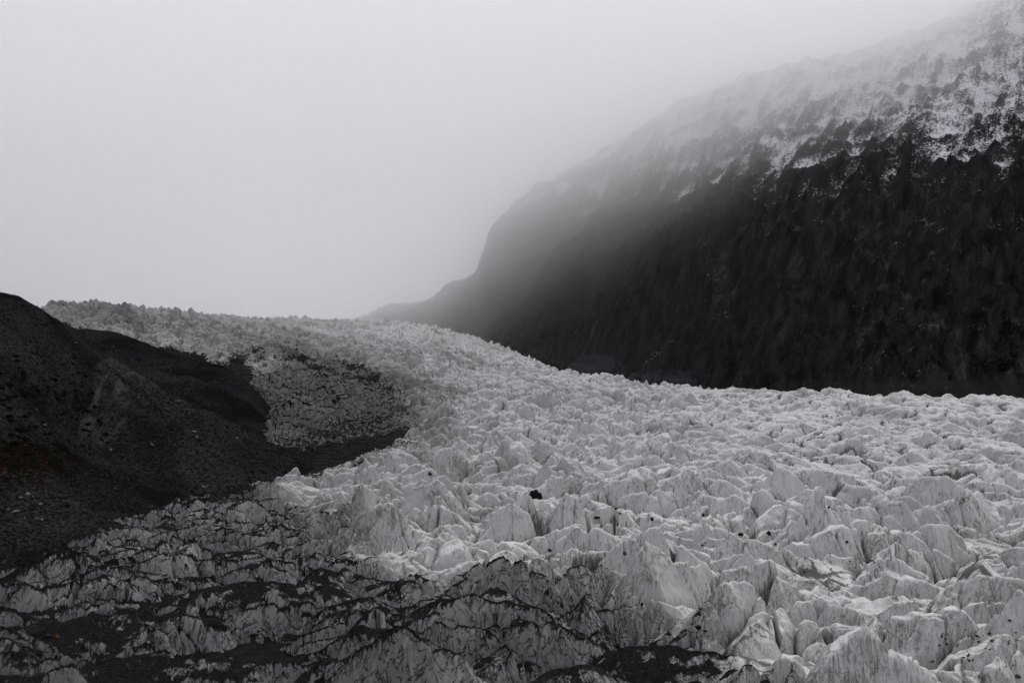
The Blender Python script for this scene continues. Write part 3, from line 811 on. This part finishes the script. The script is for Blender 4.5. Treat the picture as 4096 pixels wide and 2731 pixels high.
# px, py of the middle, width in px, kind, flatness, elongation, label
BOULDERS = [
    (32, 626, 17, 'dark', 0.50, 1.5, 'largest black slab-sided boulder resting on dirty ice at the lower left'),
    (47, 634, 7, 'dark', 0.55, 1.3, 'small black boulder just right of the big black slab-sided one'),
    (57, 635, 4.5, 'rust', 0.7, 1.1, 'reddish stone beside the two black boulders on dirty ice'),
    (28, 493, 4.5, 'pale', 0.7, 1.1, 'pale round boulder highest in the rubble under the scrub'),
    (15, 511, 6, 'pale', 0.5, 1.6, 'pale elongated flat boulder nearest the left edge in the rubble'),
    (40, 503, 4.5, 'pale', 0.6, 1.3, 'pale boulder in the middle of the rubble slope below the orange scrub'),
    (37, 517, 4.5, 'grey', 0.7, 1.1, 'grey rounded boulder lower in the rubble, left one of a touching pair'),
    (42, 518.5, 3.4, 'pale', 0.7, 1.0, 'small pale boulder touching the grey rounded one in the rubble'),
    (8, 509, 3.2, 'pale', 0.7, 1.1, 'small pale stone left of the elongated flat boulder'),
    (20, 526, 3.6, 'grey', 0.6, 1.2, 'grey stone lowest in the rubble before the dirty ice begins'),
    (58, 510, 3.2, 'grey', 0.7, 1.1, 'grey stone furthest right in the rubble slope'),
    (20.5, 497, 3, 'pale', 0.7, 1.2, 'small pale stone just below the round pale boulder'),
    (75, 341.6, 3.2, 'pale', 0.5, 1.5, 'small flat pale rock near the crest of the moraine hill'),
    (113.5, 346, 2.6, 'grey', 0.8, 1.0, 'grey rock high on the second moraine ridge, below its flat crest'),
    (133, 360, 2.6, 'grey', 0.7, 1.1, 'lone grey rock halfway up the second moraine ridge'),
    (178, 400.6, 4.4, 'grey', 0.9, 1.0, 'blocky grey boulder on the bare till right of the spur'),
    (156, 377, 3, 'rust', 0.7, 1.1, 'small brownish boulder on the second moraine ridge'),
    (105.6, 390, 2.6, 'rust', 0.8, 1.0, 'small brownish rock on the left flank of the spur'),
    (192.6, 430, 5, 'pale', 0.45, 1.8, 'long pale slanting rock in the gully foot, upper of two'),
    (197, 436, 3.6, 'pale', 0.6, 1.3, 'pale rock right below the long slanting one'),
    (152, 444, 3.6, 'pale', 0.45, 1.7, 'thin pale slab at the foot of the spur'),
    (110.7, 449, 2.8, 'pale', 0.7, 1.1, 'small pale rock below the left foot of the spur'),
    (33.4, 356, 3, 'grey', 0.7, 1.1, 'grey rock among shrubs on the upper left hillside'),
    (36, 409, 2.8, 'grey', 0.7, 1.1, 'grey rock in the dark hollow left of the spur'),
    (44.6, 423.6, 3.4, 'pale', 0.4, 1.7, 'flat pale rock low in the dark hollow left of the spur'),
    (237, 437, 2.6, 'pale', 0.7, 1.1, 'small pale rock on smooth till just before the icefall foot'),
    (250, 460, 7, 'dark', 0.55, 1.4, 'dark boulder at the tip of the till where the clean ice starts'),
    (430, 473, 4, 'rust', 0.8, 1.0, 'rust brown boulder in a debris patch amid white ice'),
    (597, 522, 4.5, 'dark', 0.6, 1.3, 'black slab stuck on a white ice slope above the tall seracs'),
    (550, 550, 3.2, 'dark', 1.0, 0.9, 'black stone in a hollow on top of a flat white serac'),
    (741, 533, 4.6, 'dark', 0.7, 1.1, 'black boulder wedged between two tall seracs, left of a pair'),
    (769, 534, 3.6, 'dark', 1.0, 0.9, 'upright black stone wedged between seracs, right of a pair'),
    (698.7, 627, 5.5, 'dark', 0.7, 1.2, 'black boulder in the hollow below a pyramid-shaped serac'),
    (705, 629, 4.2, 'dark', 0.5, 1.4, 'flat dark stone touching the black boulder under the pyramid serac'),
    (703, 514.7, 2.8, 'dark', 0.9, 1.0, 'small black stone at the end of a dirt-rimmed ice crest'),
    (652, 521, 3, 'dark', 1.2, 0.8, 'narrow upright black stone on a white ice face'),
    (620, 512.7, 2.6, 'rust', 0.7, 1.2, 'tiny reddish stone on a dirt-rimmed ice crest'),
    (624.5, 553, 3.4, 'grey', 0.9, 1.0, 'dark grey stone on a serac crest beside a bright ice point'),
    (642, 603, 3.4, 'dark', 0.9, 1.0, 'black stone where the dark dirty ice meets white seracs'),
    (828.5, 506.5, 3, 'dark', 0.7, 1.3, 'lone black stone on smooth bright white ice'),
    (847, 544, 2.6, 'dark', 0.8, 1.0, 'small black stone in a hollow of clean ice'),
    (1010, 621, 3.4, 'dark', 0.5, 1.4, 'flat black stone on pale ice near the right edge'),
    (775.5, 548, 2.6, 'grey', 0.8, 1.0, 'grey stone lying on a dark debris patch between seracs'),
    (804.6, 572, 2.8, 'grey', 0.8, 1.1, 'grey stone at the left end of a long debris-covered ledge'),
    (969, 654.5, 3.8, 'rust', 0.7, 1.2, 'reddish stone in the rubble patch at the lower right'),
    (973, 660, 3, 'pale', 0.7, 1.2, 'pale stone just below the reddish one in the rubble patch'),
    (993, 639, 4.4, 'grey', 0.6, 1.4, 'brownish grey boulder under a white ice block at the right'),
    (1018, 676, 5, 'rust', 0.7, 1.2, 'red brown boulder in the bottom right corner'),
]
rock_meshes = {}
rng = random.Random(5)
for i, (px, py, wpx, kind, fl, el, lab) in enumerate(BOULDERS):
    hit = surface_hit(px, py + wpx * 0.3, GRIDS)
    if hit is None: continue
    x, y, z = hit
    key = (kind, i % 6)
    me = rock_mesh('boulder', 900 + i, fl, ROCKS[kind])
    o = bpy.data.objects.new('boulder', me)
    col.objects.link(o)
    sz = wpx / F * y / math.sqrt(el) * 1.05
    o.scale = (sz * el, sz, sz)
    o.location = (x, y, z + 0.22 * sz * fl)
    o.rotation_euler = (rng.uniform(-0.2, 0.2), rng.uniform(-0.25, 0.25), rng.uniform(-0.5, 0.5))
    o['label'] = lab; o['category'] = 'boulder'; o['group'] = 'boulders on the ice and moraine'

# ------------------------------------------------------------------ shrubs dotted over the left hillside
def leaf_material(name, c0, c1):
    b = NB(name)
    info = b.n('ShaderNodeObjectInfo').outputs['Random']
    n0 = b.noise(b.pos(), 2.5, 3, 0.6)
    c = b.mix(b.step(b.math('ADD', n0, b.math('MULTIPLY', info, 0.3)), 0.4, 0.9), c0, c1)
    return b.finish(c, 0.9, None, 0.0)
M_SHRUB = leaf_material('dark_shrub_leaves', (0.004, 0.005, 0.003), (0.012, 0.012, 0.006))
M_TUFT = leaf_material('autumn_scrub_leaves', (0.007, 0.006, 0.004), (0.040, 0.018, 0.006))
def tuft_mesh(name, seed, n, mat, spread=0.5, h=0.6, leaf=0.11):
    r = np.random.RandomState(seed)
    a = r.uniform(0, 2 * np.pi, n); q = np.sqrt(r.uniform(0, 1, n)) * spread
    zc = r.uniform(0.0, 1, n) * h * np.sqrt(np.clip(1 - (q / spread) ** 2, 0.05, 1)) * (0.7 + 0.5 * np.sin(a * 3 + seed) ** 2)
    c = np.stack([q * np.cos(a), q * np.sin(a), zc], 1)
    d1 = r.normal(size=(n, 3)); d1 /= np.linalg.norm(d1, axis=1)[:, None]
    d2 = np.cross(d1, r.normal(size=(n, 3))); d2 /= np.linalg.norm(d2, axis=1)[:, None]
    v = np.stack([c + d1 * leaf, c + d2 * leaf * 0.6, c - d1 * leaf, c - d2 * leaf * 0.6], 1).reshape(-1, 3)
    me = bpy.data.meshes.new(name)
    me.from_pydata(v.tolist(), [], [tuple(range(4 * k, 4 * k + 4)) for k in range(n)])
    me.materials.append(mat)
    return me
shrub_meshes = [tuft_mesh('shrub', 40 + k, 260, M_SHRUB) for k in range(5)]
made = 0
rng = random.Random(11)
while made < 150:
    px = rng.uniform(0, 120); py = rng.uniform(352, 455)
    if px > 60 + (py - 350) * 0.35 + 18: continue
    if float(fbm(np.array([px / 22.0]), np.array([py / 22.0]), 2, 5)[0]) < -0.12: continue
    hit = surface_hit(px, py, [hill1])
    if hit is None or hit[1] > 800: continue
    o = bpy.data.objects.new('shrub', shrub_meshes[made % 5])
    col.objects.link(o)
    sz = rng.uniform(1.2, 2.9) * (1.25 if px < 40 else 1.0)
    o.location = (hit[0], hit[1], hit[2] - 0.1)
    o.scale = (sz * 1.4, sz, sz * 0.75); o.rotation_euler = (0, 0, rng.uniform(0, 6.28))
    o['label'] = 'low dark shrub dotted on the stony left hillside'; o['category'] = 'shrub'
    o['group'] = 'dark shrubs on the left hillside'
    made += 1

# low autumn scrub: one mass nobody could count
def scatter(name, mat, spots, meshes, base_label=None):
    """many small pieces as one mesh"""
    vs, fs = [], []; off = 0
    for (x, y, z, s_, a, k) in spots:
        v, f = meshes[k]
        c_, s2 = math.cos(a), math.sin(a)
        p = np.empty_like(v)
        p[:, 0] = x + s_ * (v[:, 0] * c_ - v[:, 1] * s2)
        p[:, 1] = y + s_ * (v[:, 0] * s2 + v[:, 1] * c_)
        p[:, 2] = z + s_ * v[:, 2]
        vs.append(p); fs.append(f + off); off += len(v)
    V = np.concatenate(vs); Fc = np.concatenate(fs)
    me = bpy.data.meshes.new(name)
    me.vertices.add(len(V)); me.vertices.foreach_set('co', V.astype(np.float32).ravel())
    n = Fc.shape[1]
    me.loops.add(Fc.size); me.loops.foreach_set('vertex_index', Fc.astype(np.int32).ravel())
    me.polygons.add(len(Fc))
    me.polygons.foreach_set('loop_start', np.arange(0, Fc.size, n, dtype=np.int32))
    me.polygons.foreach_set('loop_total', np.full(len(Fc), n, np.int32))
    me.update(calc_edges=True)
    me.materials.append(mat)
    o = bpy.data.objects.new(name, me); col.objects.link(o)
    o['kind'] = 'stuff'
    return o
def arrays(me):
    v = np.empty(len(me.vertices) * 3, np.float32); me.vertices.foreach_get('co', v)
    f = np.array([tuple(p.vertices) for p in me.polygons], np.int32)
    return v.reshape(-1, 3), f
tm = [tuft_mesh('scrub_tuft', 60 + k, 40, M_TUFT, 0.6, 0.35, 0.14) for k in range(4)]
ta = [arrays(m) for m in tm]
for m in tm: bpy.data.meshes.remove(m)
rng = random.Random(21)
spots = []
while len(spots) < 900:
    u = rng.random()
    if u < 0.8:
        px = rng.gauss(28, 34); py = rng.gauss(462, 11) + (px - 28) * 0.10
    elif u < 0.9:
        px = rng.gauss(126, 8); py = 369 + (px - 112) * 0.95 + rng.gauss(0, 1.5)
    else:
        px = rng.uniform(0, 130); py = rng.uniform(400, 450)
    if px < -30 or py > 492: continue
    if u < 0.8 and float(noise(np.array([px / 9.0]), np.array([py / 5.0]), 3)[0]) < -0.1: continue
    hit = surface_hit(px, py, [hill1, hill2])
    if hit is None or hit[1] > 900: continue
    spots.append((hit[0], hit[1], hit[2] - 0.05, rng.uniform(0.6, 1.7), rng.uniform(0, 6.28), rng.randrange(4)))
scatter('ground_scrub', M_TUFT, spots, ta)

# loose stones: rubble over the moraines and the debris bands
def pebble(seed):
    import bmesh
    r = random.Random(seed); bm = bmesh.new()
    bmesh.ops.create_icosphere(bm, subdivisions=1, radius=0.5)
    for v in bm.verts:
        v.co.x *= r.uniform(0.7, 1.2); v.co.y *= r.uniform(0.6, 1.1); v.co.z *= r.uniform(0.4, 0.8)
    me = bpy.data.meshes.new('p'); bm.to_mesh(me); bm.free()
    a = arrays(me); bpy.data.meshes.remove(me)
    return a
pb = [pebble(k) for k in range(8)]
rng = random.Random(31)
def rubble(name, n, mat, region, grids, smin, smax, dens):
    spots = []; tries = 0
    while len(spots) < n and tries < n * 12:
        tries += 1
        px = rng.uniform(region[0], region[2]); py = rng.uniform(region[1], region[3])
        if not dens(px, py): continue
        hit = surface_hit(px, py, grids)
        if hit is None: continue
        s_ = smin + (smax - smin) * rng.random() ** 4
        spots.append((hit[0], hit[1], hit[2] + 0.1 * s_, s_, rng.uniform(0, 6.28), rng.randrange(8)))
    if spots: scatter(name, mat, spots, pb)
clump = lambda px, py, k, t: float(noise(np.array([px / k]), np.array([py / (k * 0.6)]), 9)[0]) > t
rubble('rubble', 1700, ROCKS['rubble'], (-20, 470, 150, 545), [hill1, (T, D, GZ)], 0.4, 2.4, lambda a, b_: b_ < 545 - a * 0.42)
rubble('scree', 1800, ROCKS['rubble'], (0, 330, 240, 470), [hill1, hill2], 0.4, 1.8, lambda a, b_: clump(a, b_, 16, 0.05))
rubble('debris_stones', 1800, ROCKS['rubble'], (240, 440, 420, 470), [hill1, hill2, (T, D, GZ)], 0.5, 2.2, lambda a, b_: abs(b_ - (467 - (a - 240) * 0.18)) < 9)
rubble('dark_stones', 1500, ROCKS['dark'], (420, 465, 1020, 670), [(T, D, GZ)], 0.2, 1.0,
       lambda a, b_: clump(a, b_, 12, 0.20) and ((a < 660 and abs(b_ - (474 + (a - 420) * 0.12)) < 12) or (660 < a < 900 and abs(b_ - (540 + (a - 660) * 0.12)) < 8) or (a > 930 and b_ > 632)))
